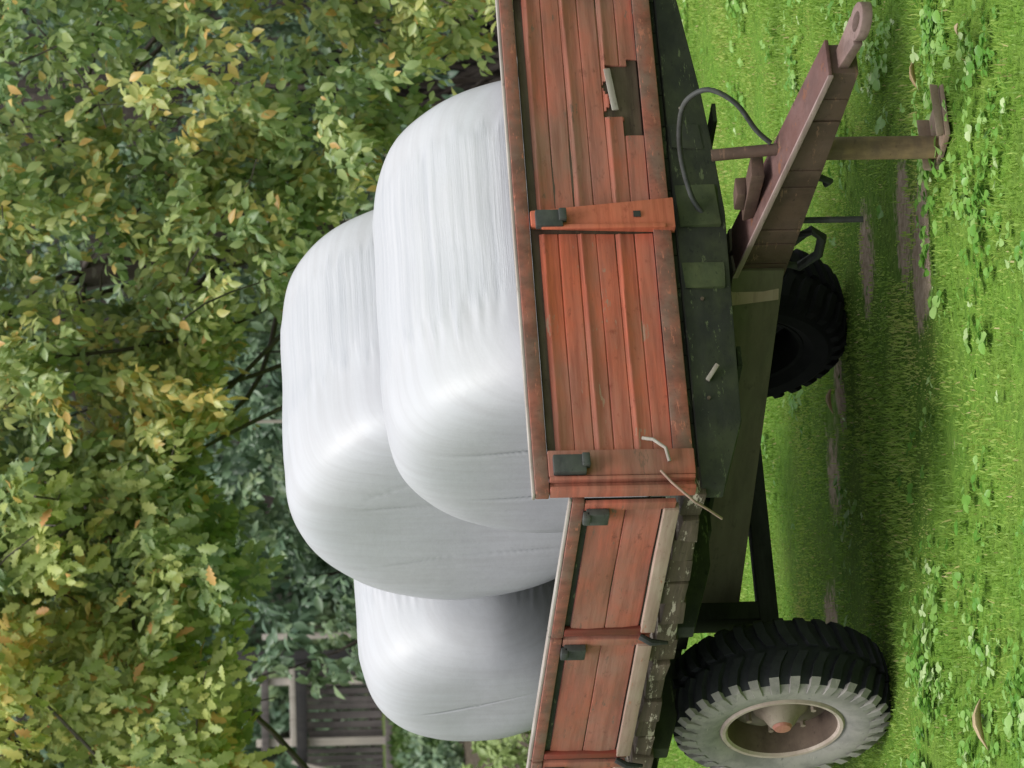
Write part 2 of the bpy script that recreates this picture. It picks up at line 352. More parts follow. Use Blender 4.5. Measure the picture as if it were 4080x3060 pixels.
# ---------------------------------------------------------------- leaves
def outline(kind):
    if kind == 'oak':
        h = [(0, 0.012), (0.10, 0.05), (0.22, 0.17), (0.30, 0.10), (0.43, 0.26), (0.52, 0.15), (0.66, 0.29), (0.75, 0.17), (0.88, 0.17), (1.0, 0.0)]
    elif kind == 'round':
        h = [(0, 0.02), (0.12, 0.30), (0.38, 0.46), (0.7, 0.44), (0.93, 0.22), (1.0, 0.0)]
    else:
        h = [(0, 0.012), (0.15, 0.12), (0.35, 0.235), (0.55, 0.25), (0.78, 0.15), (1.0, 0.0)]
    return np.array(h)
def leaves(pos, axis, nrm, size, kind, fold=0.35, curl=0.25):
    """pos, axis (stem to tip), nrm: n x 3; size: n. -> verts, loops, starts, verts per leaf"""
    h = outline(kind); k = len(h)
    axis = axis/np.linalg.norm(axis, axis=1, keepdims=True)
    side = np.cross(nrm, axis); side /= np.linalg.norm(side, axis=1, keepdims=True) + 1e-9
    up_ = np.cross(axis, side)
    mid = np.stack([h[:, 0], np.zeros(k), -curl*h[:, 0]**2], -1)
    L = np.stack([h[:, 0], h[:, 1], -curl*h[:, 0]**2 + fold*h[:, 1]], -1)
    Rr = np.stack([h[:, 0], -h[:, 1], -curl*h[:, 0]**2 + fold*h[:, 1]], -1)
    loc = np.concatenate([mid, L, Rr], 0)
    V = pos[:, None, :] + size[:, None, None]*(loc[None, :, 0:1]*axis[:, None, :] + loc[None, :, 1:2]*side[:, None, :] + loc[None, :, 2:3]*up_[:, None, :])
    n = len(pos); m = 3*k
    f = []
    for i in range(k-1):
        f += [(i, i+1, k+i+1, k+i), (i+1, i, 2*k+i, 2*k+i+1)]
    f = np.array(f)
    loops = (np.arange(n)[:, None, None]*m + f[None]).reshape(-1)
    return V.reshape(-1, 3), loops, np.arange(n*len(f))*4, m
def unit(n):
    v = rng.normal(size=(n, 3)); return v/np.linalg.norm(v, axis=1, keepdims=True)

def crown(name, cl, nleaf, spread, size, kind, mat, parent, droop=0.6, tone=None, twist=0.75):
    """cl: cluster centres n x 3; each carries a spray of leaves round a drooping twig"""
    n = len(cl)
    tw = unit(n); tw[:, 2] = -np.abs(tw[:, 2])*droop - 0.15
    tw -= np.array(FH)[None]*0.35
    tw /= np.linalg.norm(tw, axis=1, keepdims=True)
    base_t = rng.random(n) if tone is None else tone
    P = np.repeat(cl, nleaf, 0); T = np.repeat(tw, nleaf, 0); m = len(P)
    t = rng.random(m)[:, None]
    P = P + T*(t - 0.5)*2*spread + unit(m)*spread*0.55*rng.random((m, 1))
    ax = T*0.7 + unit(m)*0.85; ax[:, 2] -= 0.25
    nr = unit(m)*twist; nr[:, 2] += 0.85; nr -= np.array(FH)[None]*0.75
    sz = size*rng.uniform(0.5, 1.35, m)
    V, lo, st, k = leaves(P, ax, nr, sz, kind)
    tint = np.clip(np.repeat(base_t, nleaf)*0.66 + rng.random(m)*0.42 - 0.02, 0, 0.93)
    odd = rng.random(m) < (0.035 if size < 0.11 and kind != 'round' and mat.name != 'dark green leaves' else 0.0)
    tint[odd] = rng.uniform(0.93, 1.0, odd.sum())
    return fast_mesh(name, V, lo, st, mat, {'tint': np.repeat(tint, k)}, parent)

def limb(mb, p, q, r0, r1, wob=0.12, n=8):
    p, q = np.array(p, float), np.array(q, float)
    L = np.linalg.norm(q - p)
    pts = []
    o1, o2 = rng.normal(size=3)*wob*L, rng.normal(size=3)*wob*L*0.5
    for i in range(n+1):
        t = i/n
        pts.append(p*(1-t) + q*t + o1*math.sin(math.pi*t)*0.6 + o2*math.sin(2*math.pi*t)*0.6)
    mb.tube(pts, [r0*(1-i/n) + r1*i/n for i in range(n+1)], 8)
    return pts

def zlow_oak(S):
    # lower edge of the leafy front, in metres above ground, along the right-hand axis
    s = np.array([-3.4, -1.9, -1.3, -0.9, -0.5, -0.1, 0.25, 0.62, 0.9, 1.15, 1.35, 1.6, 1.9, 3.4])
    z = np.array([1.90, 2.02, 2.14, 2.14, 2.16, 2.26, 2.02, 1.75, 1.52, 1.36, 1.20, 0.98, 0.80, 0.6])
    return np.interp(S, s, z) + (0.10*np.sin(S*9.3) + 0.07*np.sin(S*17.1 + 1.3))*np.clip((np.asarray(S) + 1.9)/0.6, 0.25, 1)

def tree(name, label, base, trunk_r, height, sx, dx, n, nleaf, size, kind, mat, lowf, spread=0.16, tone_mid=0.5, top=4.0, group=None, tonef=None):
    """base=(D,S): trunk; crown fills S in sx, D in dx above the lower edge lowf"""
    t = empty(name, W(base[0], base[1], 0)); off = np.array(t.location)
    tag(t, label, 'tree', group)
    D = rng.uniform(dx[0], dx[1], n); S = rng.uniform(sx[0], sx[1], n)
    lo = lowf(S) + rng.exponential(0.10, n) - 0.06
    z = lo + (top - lo)*rng.random(n)**1.25
    # ragged depth: the crown bulges towards the viewer in lumps
    lump = 0.5 + 0.5*np.sin(S*4.1 + z*2.3 + base[1])*np.sin(z*4.7 - S*1.9)
    keep = (D - dx[0])/(dx[1] - dx[0]) > 0.38*(1 - lump)
    # crowns are rounded, not boxes
    cs = (sx[0] + sx[1])/2; hw = (sx[1] - sx[0])/2
    keep &= (np.abs((S - cs)/hw)**3 + np.abs((z - 2.4)/2.4)**4*0.6) < rng.uniform(0.75, 1.05, n)
    D, S, z = D[keep], S[keep], z[keep]
    cl = np.stack([C2[0] + D*FH2[0] + S*RH2[0], C2[1] + D*FH2[1] + S*RH2[1], z], -1) - off
    tone = np.clip(tone_mid + 0.33*np.sin(S*2.9 + z*1.7 + base[1]*5)*np.cos(z*2.6 - S) + rng.normal(0, 0.17, len(S)), 0, 1)
    if tonef is not None: tone = np.clip(tone + tonef(S, z), 0, 1)
    crown('crown', cl, nleaf, spread, size, kind, mat, t, tone=tone)
    mb = MB()
    lm = limb(mb, (0, 0, -0.15), (0.1, 0.1, height*0.55), trunk_r, trunk_r*0.7, 0.03)
    mb.build('trunk', MAT['bark'], t)
    mb = MB()
    idx = rng.choice(len(cl), min(16, len(cl)), replace=False)
    for i in idx:
        k = int(rng.integers(3, 9)); p = lm[k]
        limb(mb, p, cl[i], trunk_r*0.13, 0.006, 0.10)
    for i in rng.choice(len(cl), min(60, len(cl)), replace=False):
        d = rng.normal(size=3)*0.3; d[2] = abs(d[2])*0.9
        limb(mb, cl[i] + d, cl[i] - d*0.5, 0.006, 0.003, 0.08, 5)
    mb.build('branches', MAT['bark'], t)
    return t

G = 'broadleaf trees behind the trailer'
tree('oak_tree', 'yellowing oak tree with lobed leaves above the grey wooden fence', (23.1, -3.1), 0.20, 5, (-4.2, -0.35), (21.1, 22.7), 760, 44, 0.088, 'oak', MAT['oak'], zlow_oak, 0.19, 0.55, group=G)
tree('beech_tree', 'broadleaf tree with mid green oval leaves above the tallest white bale', (23.6, 0.75), 0.13, 5, (-1.15, 1.35), (21.5, 23.0), 680, 54, 0.066, 'oval', MAT['mixed'], zlow_oak, 0.18, 0.56, group=G)
tree('beech_tree', 'low hanging tree with mixed green and ochre leaves beside the front red board', (23.2, 2.75), 0.17, 5, (0.7, 4.0), (21.1, 22.6), 720, 52, 0.068, 'oval', MAT['mixed'], zlow_oak, 0.18, 0.56, group=G,
     tonef=lambda S, z: 0.22*np.exp(-((z - 1.9)/0.35)**2 - ((S - 1.2)/0.5)**2))

def bush(name, label, D0, S0, rx, rd, h, n, nleaf, size, kind, mat, group=None, tone=0.45, lo=0.1, cat='shrub', spread=0.14):
    t = empty(name, W(D0, S0, 0)); off = np.array(t.location); tag(t, label, cat, group)
    u = unit(n); u[:, 2] = np.abs(u[:, 2]); rr = rng.random(n)**0.35
    rr *= 1 + 0.22*np.sin(u[:, 0]*6 + S0)*np.sin(u[:, 2]*7)
    D = D0 + u[:, 0]*rd*rr; S = S0 + u[:, 1]*rx*rr; z = lo + u[:, 2]*(h - lo)*rr
    cl = np.stack([C2[0] + D*FH2[0] + S*RH2[0], C2[1] + D*FH2[1] + S*RH2[1], z], -1) - off
    tn = np.clip(tone + 0.25*np.sin(S*5 + z*3) + rng.normal(0, 0.15, n), 0, 1)
    crown('foliage', cl, nleaf, spread, size, kind, mat, t, tone=tn)
    mb = MB()
    for i in rng.choice(n, min(22, n), replace=False):
        limb(mb, rng.normal(size=3)*np.array([0.08, 0.08, 0]) + np.array([0, 0, -0.05]), cl[i], 0.022, 0.006, 0.08)
    mb.build('stems', MAT['bark'], t)
    return t
G2 = 'dark shrubs behind the trees'
bush('shrub', 'dark bluish green bush between the bales and the yellowing oak', 27.4, -0.75, 1.15, 0.9, 2.45, 420, 26, 0.085, 'oval', MAT['dark'], G2, 0.45)
bush('shrub', 'dark green bush behind the tallest white bale', 28.6, 0.45, 1.0, 0.8, 2.75, 340, 24, 0.085, 'oval', MAT['dark'], G2, 0.40)
bush('shrub', 'dark shady bush standing behind the front end of the trailer', 29.2, 2.05, 1.3, 0.7, 3.2, 240, 18, 0.085, 'oval', MAT['dark'], G2, 0.30, lo=0.5)
bush('shrub', 'dense dark green bush rising behind the wooden fence', 45.2, -3.3, 2.1, 1.2, 3.9, 560, 26, 0.12, 'oval', MAT['dark'], G2, 0.55, spread=0.2)
bush('shrub', 'deep green far bush on the foot of the bank', 46.0, 0.4, 2.4, 1.2, 4.8, 460, 26, 0.13, 'oval', MAT['dark'], G2, 0.3, spread=0.22)
bush('shrub', 'brown tinged far bush on the foot of the bank beyond the front board', 46.0, 4.2, 2.2, 1.2, 4.6, 420, 24, 0.13, 'oval', MAT['dark'], G2, 0.25, spread=0.22)

# bare stems and ivy-dark trunk behind the front end of the trailer
t = empty('tree_trunk', W(30.2, 1.95, 0)); tag(t, 'thick grey brown trunk with low bare twigs behind the front board', 'tree')
mb = MB(); limb(mb, (0, 0, -0.2), (0.15, 0.1, 3.6), 0.34, 0.26, 0.02); mb.build('trunk', MAT['darkbark'], t)
mb = MB()
for i in range(170):
    a = np.array([rng.normal(0, 0.20), rng.normal(0, 0.20), rng.uniform(-0.1, 0.3)])
    limb(mb, a, a*2.2 + np.array([rng.normal(0, 0.55), rng.normal(0, 0.55), rng.uniform(0.7, 1.9)]), rng.uniform(0.005, 0.014), 0.004, 0.13, 6)
mb.build('branches', MAT['darkwood'], t)

# ---------------------------------------------------------------- wooden fence far left, stakes
f = empty('wooden_fence', W(42.0, -3.0, 0)); tag(f, 'weathered grey wooden fence with pale posts and upright boards under the oak', 'fence')
def floc(S, z, d=0.0): return W(42.0 + d, S, z) - f.location
def fbox(mb, s0, s1, z0, z1, d0, d1, jit=0.0):
    a = [floc(s0, z0, d0), floc(s1, z0, d0), floc(s1, z1, d0), floc(s0, z1, d0)]
    b = [floc(s0, z0, d1), floc(s1, z0, d1), floc(s1, z1, d1), floc(s0, z1, d1)]
    mb.hexa([p + Vector((0, 0, random.uniform(-jit, jit))) for p in a], [p + Vector((0, 0, random.uniform(-jit, jit))) for p in b])
for s, z1, w, mt in ((-2.32, 1.23, 0.055, 'palewood'), (-2.50, 1.55, 0.095, 'darkwood'), (-2.74, 1.44, 0.07, 'palewood'), (-3.31, 1.30, 0.075, 'palewood'), (-3.9, 1.3, 0.055, 'palewood'), (-4.5, 1.25, 0.05, 'palewood')):
    mb = MB(); fbox(mb, s - w/2, s + w/2, -0.1, z1, 0, 0.07); mb.build('post', MAT[mt], f, 0.008)
for z0, z1, mt, s0, s1, d in ((0.83, 0.93, 'darkwood', -4.6, -2.55, -0.05), (0.935, 0.985, 'palewood', -3.33, -2.60, -0.052), (1.18, 1.25, 'oldwood', -3.4, -2.62, -0.03), (0.03, 0.10, 'oldwood', -4.6, -2.40, -0.04)):
    mb = MB(); fbox(mb, s0, s1, z0, z1, d, d + 0.045, 0.006); mb.build('rail', MAT[mt], f, 0.006)
mb = MB()
s = -4.55
while s < -2.62:
    w = rng.uniform(0.055, 0.10)
    fbox(mb, s, s + w - rng.uniform(0.004, 0.02), 0.12, rng.uniform(0.80, 0.92), 0.09, 0.115, 0.01); s += w
mb.build('upright_boards', MAT['oldwood'], f)
mb = MB(); 
mb.beam(floc(-3.48, 0.98, -0.12), floc(-3.62, 0.42, -0.12), 0.07, 0.03); mb.build('loose_slat', MAT['palewood'], f, 0.004)
ft = MB(); s = -4.6
while s < -2.3:
    w = rng.uniform(0.10, 0.26); fbox(ft, s, s + w*0.96, -0.08, rng.uniform(-0.01, 0.06), -0.30 + rng.uniform(-0.1, 0.05), 0.05, 0.01); s += w
ft.build('stone_footing', MAT['strip'], f, 0.02)
GS = 'slim grey stakes among the trees'
for D, S, z0, z1, r, lab in ((26.0, 0.95, 0, 1.72, 0.012, 'slim grey stake rising just left of the front white bale top'), (26.2, -0.20, 0, 2.16, 0.010, 'slim grey stake before the dark bush above the tallest bale')):
    mb = MB(); p = W(D, S, z0 - 0.1); q = W(D, S + 0.01, z1)
    mb.tube([p - p, (q - p)*0.5 + Vector((0.004, 0, 0)), q - p], r, 8)
    o = mb.build('stake', MAT['palewood']); o.location = p
    tag(o, lab, 'stake', GS)

# weeds in front of the fence
GW = 'leafy weeds on the rough ground'
for i, (D, S, h, nn, lab) in enumerate(((36.0, -3.02, 0.32, 34, 'dark leafy weed clump below the pale fence post'), (34.0, -2.76, 0.22, 26, 'small dark weed clump on the green strip behind the rear bale'), (29.5, -2.35, 0.34, 30, 'pale leafy weed just above the side board beside the rear bale'), (27.6, -2.25, 0.30, 26, 'light green weed nearest to the red side board'))):
    t = empty('weed', W(D, S, 0)); tag(t, lab, 'weed', GW)
    cl = np.stack([rng.normal(0, 0.16, nn), rng.normal(0, 0.16, nn), rng.uniform(0.02, h, nn)], -1)
    crown('leaves', cl, 12, 0.07, 0.075, 'oval', MAT['dark'] if i < 2 else MAT['weed'], t, tone=np.full(nn, 0.6))
    mb = MB()
    for k in range(8): limb(mb, (rng.normal(0, 0.04), rng.normal(0, 0.04), -0.02), cl[k], 0.006, 0.003, 0.05, 5)
    mb.build('stems', MAT['weed'], t)

# ---------------------------------------------------------------- the trailer
T = empty('farm_trailer', (0, 0, 0))
tag(T, 'old red farm trailer with peeling boards standing on a jack leg in the grass', 'trailer')
ZT, ZB, ZS, ZSB = 1.360, 0.870, 1.245, 0.945
LP = 0.873; NP = 4; XR = LP*NP + 0.04

def profiled(name, mat, parent, axis, a0, a1, prof, thick, side, wav=0.0022, cut=None, seg=46):
    """a board panel of several planks: profile (z, bulge) drawn along an axis; side: outward sign; cut(a,z)->True leaves a hole"""
    mb = MB(); m = len(prof)
    A = np.linspace(a0, a1, seg+1)
    ph = rng.uniform(0, 6, 4)
    def P(a, j, inner):
        z, b = prof[j]
        w = wav*(math.sin(a*5 + ph[0] + z*9) + 0.6*math.sin(a*13 + ph[1] - z*21))
        zz = z + wav*0.35*math.sin(a*5 + ph[2] + (j//8)*1.7)*(0 < j < m-1)
        d = (b + w - (thick if inner else 0))*side
        return (d, a, zz) if axis == 'y' else (a, 1.0 + d, zz) if side > 0 else (a, -1.0 + d, zz)
    vs = [P(a, j, inn) for inn in (0, 1) for a in A for j in range(m)]
    n1 = (seg+1)*m; fs = []
    for i in range(seg):
        for j in range(m-1):
            if cut and cut((A[i]+A[i+1])/2, (prof[j][0]+prof[j+1][0])/2): continue
            q = (i*m+j, (i+1)*m+j, (i+1)*m+j+1, i*m+j+1)
            fs.append(q); fs.append(tuple(n1 + k for k in q[::-1]))
    # close the boundary
    cnt = {}
    for f_ in fs:
        if f_[0] >= n1 or max(f_) >= n1: continue
        for e in zip(f_, f_[1:] + f_[:1]): cnt[e] = 1
    for (a, b) in list(cnt):
        if (b, a) not in cnt: fs.append((b, a, n1 + a, n1 + b))
    mb.add(vs, fs)
    return mb.build(name, mat, parent, smooth=35)

def planks(z0, z1, n, ridge=0.003, groove=0.004):
    out = []; h = (z1 - z0)/n
    for k in range(n):
        b = z0 + k*h
        rr = ridge if k % 2 else 0.0005
        out += [(b, -groove), (b + 0.0025, 0.0), (b + h*0.62, 0.0005), (b + h*0.70, rr), (b + h*0.80, rr), (b + h*0.86, 0.0005), (b + h - 0.003, 0.0), (b + h - 0.0005, -groove)]
    return out

# --- front board (faces -X)
FB = MB().box((0.006, -0.995, ZB + 0.06), (0.022, 0.995, ZT - 0.05)).build('front_board', MAT['brownwood'], T, 0.002)
def hole(a, z): return -0.575 < a < -0.385 and z < 1.035 + 0.012*math.sin(a*60) or (-0.60 < a < -0.30 and z < 0.962 + 0.03*math.sin(a*17 + 1))
zf0, zf1 = ZB + 0.057, ZT - 0.074
profiled('plank_panel', MAT['bright'], FB, 'y', 0.062, 0.905, planks(zf0, zf1, 6), 0.012, -1)
# the right half is greyer and has a broken lower plank
profiled('plank_panel', MAT['red'], FB, 'y', -0.905, -0.030, planks(zf0, zf1, 6), 0.012, -1, 0.004, hole, 70)['label'] = 'faded plank panel with a broken gap in its lowest plank'
hb = MB().box((0.0235, -0.62, ZB + 0.05), (0.045, -0.28, 1.06)).build('backing_plank', MAT['brownwood'], FB, 0.004)
MB().beam((-0.006, -0.565, 1.028), (-0.012, -0.40, 1.012), 0.006, 0.022).build('splinter', MAT['edge'], FB, 0.003)
tr = MB().box((-0.014, -1.0, ZT - 0.046), (0.026, 1.0, ZT - 0.003)).build('top_rail', MAT['redrail'], FB, 0.005)
MB().box((-0.004, -1.0, ZT - 0.0029), (0.030, 1.0, ZT + 0.006)).build('painted_lit_edge', MAT['edge'], FB, 0.003)  # light on the board's top face, painted as a pale strip
MB().box((-0.012, -0.93, ZB), (0.018, 0.93, ZB + 0.055), jit=0.003).build('bottom_rail', MAT['redrail'], FB, 0.005)
# posts: centre one broad at the foot, corner ones of angle iron
cp = MB()
cp.hexa([(-0.026, -0.012, ZT - 0.05), (0.004, -0.012, ZT - 0.05), (0.004, 0.040, ZT - 0.05), (-0.026, 0.040, ZT - 0.05)],
        [(-0.032, -0.052, ZB - 0.012), (0.004, -0.052, ZB - 0.012), (0.004, 0.060, ZB - 0.012), (-0.032, 0.060, ZB - 0.012)])
cp.box((-0.042, 0.050, ZB + 0.02), (-0.0325, 0.066, ZT - 0.08))
CP = cp.build('post', MAT['orange'], FB, 0.004)
MB().box((-0.036, 0.0, ZB + 0.095), (-0.0335, 0.022, ZB + 0.118)).build('slot', MAT['blackiron'], CP)
def latch(loc, dy, dz, d, parent, ax='y'):
    x, y, z = loc
    b = MB()
    if ax == 'y': b.box((x - d, y - dy/2, z - dz/2), (x, y + dy/2, z + dz/2)); b.box((x - d - 0.010, y - dy*0.5, z - dz/2 - 0.012), (x - d*0.4, y + dy*0.2, z - dz/2 + 0.012))
    else: b.box((x - dy/2, y, z - dz/2), (x + dy/2, y + d, z + dz/2)); b.box((x - dy*0.5, y + d*0.4, z + dz/2 - 0.012), (x + dy*0.2, y + d + 0.010, z + dz/2 + 0.010))
    return b.build('latch', MAT['greyiron'], parent, 0.004)
latch((-0.0265, 0.030, ZT - 0.105), 0.060, 0.085, 0.024, FB)
latch((-0.0205, 0.915, ZT - 0.110), 0.062, 0.100, 0.026, FB)
latch((-0.0205, -0.915, ZT - 0.110), 0.062, 0.100, 0.026, FB)
for s in (1, -1):
    MB().box((-0.020, min(s*0.855, s*0.945), ZB - 0.004), (0.005, max(s*0.855, s*0.945), ZT - 0.047)).build('stile', MAT['red'], FB, 0.004)
    c = MB()
    for y0, y1, x0 in ((0.952, 0.964, -0.030), (0.985, 0.999, -0.026)):
        c.box((x0, min(s*y0, s*y1), ZB + 0.0), (0.02, max(s*y0, s*y1), ZT - 0.048))
    c.box((-0.006, min(s*0.964, s*0.985), ZB), (0.02, max(s*0.964, s*0.985), ZT - 0.048))
    c.build('corner_post', MAT['red'], FB, 0.002)
MB().tube([(-0.028, 0.905, 0.945), (-0.040, 0.865, 0.955), (-0.032, 0.83, 0.99), (-0.016, 0.815, 1.02)], 0.0055, 8).build('hook', MAT['edge'], FB)

# --- side boards
def side_board(s, i):
    x0, x1 = 0.035 + i*LP, 0.035 + (i+1)*LP - 0.012
    yy = s*1.0
    B = MB().box((x0 + 0.02, min(yy - s*0.02, yy - s*0.006), ZSB + 0.01), (x1 - 0.02, max(yy - s*0.02, yy - s*0.006), ZS - 0.03)).build('side_board', MAT['mossy'], T, 0.002)
    lo_, hi_ = ZSB + 0.020, ZS - 0.060
    pr = []
    h = (hi_ - lo_)/2
    for k in range(2):
        b = lo_ + k*h
        pr += [(b, -0.004), (b + 0.003, 0.001), (b + h*0.5, 0.004), (b + h - 0.003, 0.001), (b + h - 0.0005, -0.004)]
    profiled('plank_panel', MAT['red'], B, 'x', x0 + 0.05, x1 - 0.03, pr, 0.012, s, 0.003, seg=30)
    def bx(n, z0, z1, d0, d1, m, xa=x0, xb=x1, bev=0.004): return MB().box((xa, min(s*(1 + d0), s*(1 + d1)), z0), (xb, max(s*(1 + d0), s*(1 + d1)), z1), jit=0.0015).build(n, m, B, bev)
    bx('top_rail', ZS - 0.040, ZS - 0.003, -0.022, 0.012, MAT['redrail'])
    bx('painted_lit_edge', ZS - 0.0018, ZS + 0.007, -0.026, 0.004, MAT['edge'])  # pale strip paints the light along the side board's top
    bx('batten', ZSB - 0.030, ZSB + 0.016, -0.01, 0.018, MAT['cream'], x0 + 0.04, x1 - 0.035)
    bx('stile', ZSB - 0.02, ZS - 0.042, -0.004, 0.012, MAT['darkred'], x1 - 0.052, x1 - 0.012, 0.003)
    bx('stile', ZSB - 0.02, ZS - 0.042, -0.004, 0.010, MAT['red'], x0 + 0.004, x0 + 0.048, 0.003)
    latch((x0 + 0.066, s*1.0 + (0.010 if s > 0 else -0.034), ZS - 0.082), 0.066, 0.070, 0.024, B, 'x')
    hk = MB().tube([(x1 - 0.01, s*1.016, ZSB + 0.015), (x1 - 0.004, s*1.035, ZSB - 0.02), (x1 + 0.01, s*1.03, ZSB - 0.075)], [0.011, 0.012, 0.006], 8)
    hk.build('peg', MAT['blackiron'], B)
for s in (1, -1):
    for i in range(NP): side_board(s, i)
# --- bed and underframe
bed = MB()
for k in range(16):
    y0 = -0.98 + k*0.1225; bed.box((0.04, y0, 0.850), (XR - 0.004, y0 + 0.119, 0.878))
bed.build('bed_floor', MAT['mossy'], T, 0.002)
for s in (1, -1):
    mb = MB()
    n = 26
    for k in range(n):   # split, worn edge timber under the side boards
        xa, xb = 0.03 + k*(XR - 0.04)/n, 0.03 + (k+1)*(XR - 0.04)/n - 0.002
        yo = 1.0 + random.uniform(-0.012, 0.012); zt_ = ZSB - 0.034 - random.uniform(0, 0.016); zb_ = 0.832 + random.uniform(-0.006, 0.012)
        mb.box((xa, min(s*(yo - 0.10), s*yo), zb_), (xb, max(s*(yo - 0.10), s*yo), zt_), jit=0.006)
    mb.build('edge_timber', MAT['flaky'], T, 0.006)
# front cross beam, deep in the middle and tapering to the ends
def bolster(x0, x1, name='cross_beam'):
    pts = [(0.97, 0.848), (0.97, 0.775), (0.74, 0.705), (-0.03, 0.690), (-0.22, 0.704), (-0.47, 0.727), (-0.84, 0.775), (-0.97, 0.80), (-0.97, 0.848)]
    mb = MB(); n = len(pts)
    mb.add([(x0, y, z) for y, z in pts] + [(x1, y, z) for y, z in pts],
           [tuple(range(n)), tuple(range(2*n-1, n-1, -1))] + [(i, (i+1) % n, n + (i+1) % n, n + i) for i in range(n)])
    return mb.build(name, MAT['mossy'], T, 0.006)
CB = bolster(0.015, 0.09)
for k in range(1, 4): bolster(0.06 + k*0.86, 0.13 + k*0.86)
# patches of boards and moss on the cross beam
for y0, y1, z0, z1, mt in ((0.17, 0.26, 0.712, 0.842, 'mossgreen'), (-0.12, 0.03, 0.712, 0.84, 'mossgreen'), (-0.36, -0.26, 0.745, 0.84, 'mossy')):
    MB().box((0.008, y0, z0), (0.0145, y1, z1), jit=0.006).build('cleat', MAT[mt], CB, 0.003)
MB().beam((0.006, 0.60, 0.800), (-0.004, 0.55, 0.765), 0.012, 0.014).build('pin', MAT['edge'], CB, 0.003)
for y, z in ((0.66, 0.80), (0.30, 0.79), (-0.42, 0.80)):
    MB().tube([(0.016, y, z), (0.008, y, z)], 0.006, 6).build('bolt', MAT['flaky'], CB)
# A-frame arms under the bed
for s in (1, -1):
    MB().beam((0.205, s*0.045, 0.572), (1.70, s*0.43, 0.583), 0.075, 0.165, up=(0, 0, 1)).build('frame_arm', MAT['olive'], T, 0.006)
MB().hexa([(0.262, 0.078, 0.50), (0.262, 0.092, 0.50), (0.262, 0.092, 0.655), (0.262, 0.078, 0.655)], [(0.30, 0.112, 0.50), (0.30, 0.126, 0.50), (0.33, 0.128, 0.655), (0.33, 0.114, 0.655)]).build('highlight_plate', MAT['cream'], T, 0.002)  # added pale wedge that paints a highlight at the arm's front end
# longitudinal bearers between bed and A-frame
for y in (0.46, -0.46):
    MB().box((0.095, y - 0.035, 0.672), (XR - 0.1, y + 0.035, 0.685 + 0.0)).build('bearer', MAT['mossy'], T)
for x in (1.0, 1.72, 2.5):
    MB().box((x - 0.05, -0.60, 0.6855), (x + 0.05, 0.60, 0.75)).build('bearer_block', MAT['mossy'], T, 0.005)
# --- drawbar
DB = MB()
DB.hexa([(0.24, 0.072, 0.485), (0.24, -0.072, 0.485), (0.24, -0.072, 0.640), (0.24, 0.072, 0.640)],
        [(-0.84, 0.052, 0.388), (-0.84, -0.052, 0.388), (-0.84, -0.052, 0.468), (-0.84, 0.052, 0.468)])
for k in range(7):   # short weld ribs along the web
    x = (0.17, 0.06, -0.02, -0.25, -0.34, -0.60, -0.71)[k]; t_ = (0.24 - x)/1.08
    w = random.uniform(0.004, 0.012); yw = 0.0725 - t_*0.020
    DB.box((x, yw, 0.4915 - t_*0.097), (x + w, yw + random.uniform(0.002, 0.005), 0.634 - t_*0.168), jit=0.001)
DBo = DB.build('drawbar', MAT['rustbar'], T, 0.002)
mb = MB()
mb.hexa([(0.25, 0.086, 0.6412), (0.25, -0.086, 0.6412), (0.25, -0.086, 0.653), (0.25, 0.086, 0.653)],
        [(-0.85, 0.064, 0.4692), (-0.85, -0.064, 0.4692), (-0.85, -0.064, 0.481), (-0.85, 0.064, 0.481)])
mb.build('top_flange', MAT['purple'], DBo, 0.003)
mb = MB()
mb.hexa([(0.22, 0.0865, 0.637), (0.22, 0.0945, 0.637), (0.22, 0.0945, 0.655), (0.22, 0.0865, 0.655)],
        [(-0.85, 0.0645, 0.466), (-0.85, 0.0725, 0.466), (-0.85, 0.0725, 0.483), (-0.85, 0.0645, 0.483)])
mb.build('painted_lit_flange', MAT['litflange'], DBo, 0.002)  # lit edge of the flange, painted as a lighter strip
# tow eye
mb = MB()
n = 28; cx, cz = -1.03, 0.392; up_t = 0.016
ring_o = [(cx + 0.066*math.cos(2*math.pi*k/n), 0.054*math.sin(2*math.pi*k/n)) for k in range(n)]
ring_i = [(cx + 0.036*math.cos(2*math.pi*k/n), 0.027*math.sin(2*math.pi*k/n)) for k in range(n)]
def zz(x): return 0.432 + (x + 0.84)*0.16
vs = [(x, y, zz(x) + a) for a in (up_t, -up_t) for ring in (ring_o, ring_i) for x, y in ring]
fs = []
for k in range(n):
    k2 = (k+1) % n
    fs += [(k, k2, n+k2, n+k), (2*n+k2, 2*n+k, 3*n+k, 3*n+k2), (k2, k, 2*n+k, 2*n+k2), (n+k, n+k2, 3*n+k2, 3*n+k)]
mb.add(vs, fs)
mb.hexa([(-0.835, 0.034, zz(-0.835) - up_t), (-0.835, -0.034, zz(-0.835) - up_t), (-0.835, -0.034, zz(-0.835) + up_t), (-0.835, 0.034, zz(-0.835) + up_t)],
        [(-0.985, 0.052, zz(-0.985) - up_t*0.9), (-0.985, -0.052, zz(-0.985) - up_t*0.9), (-0.985, -0.052, zz(-0.985) + up_t*0.9), (-0.985, 0.052, zz(-0.985) + up_t*0.9)])
mb.build('tow_eye', [MAT['eye']], DBo, 0.004)
# bracket near the leg
mb = MB(); mb.box((-0.26, -0.055, 0.600), (-0.02, 0.03, 0.640), jit=0.006); mb.box((-0.14, -0.05, 0.64), (-0.06, 0.02, 0.675), jit=0.006)
mb.build('leg_bracket', MAT['rustbar'], DBo, 0.006)
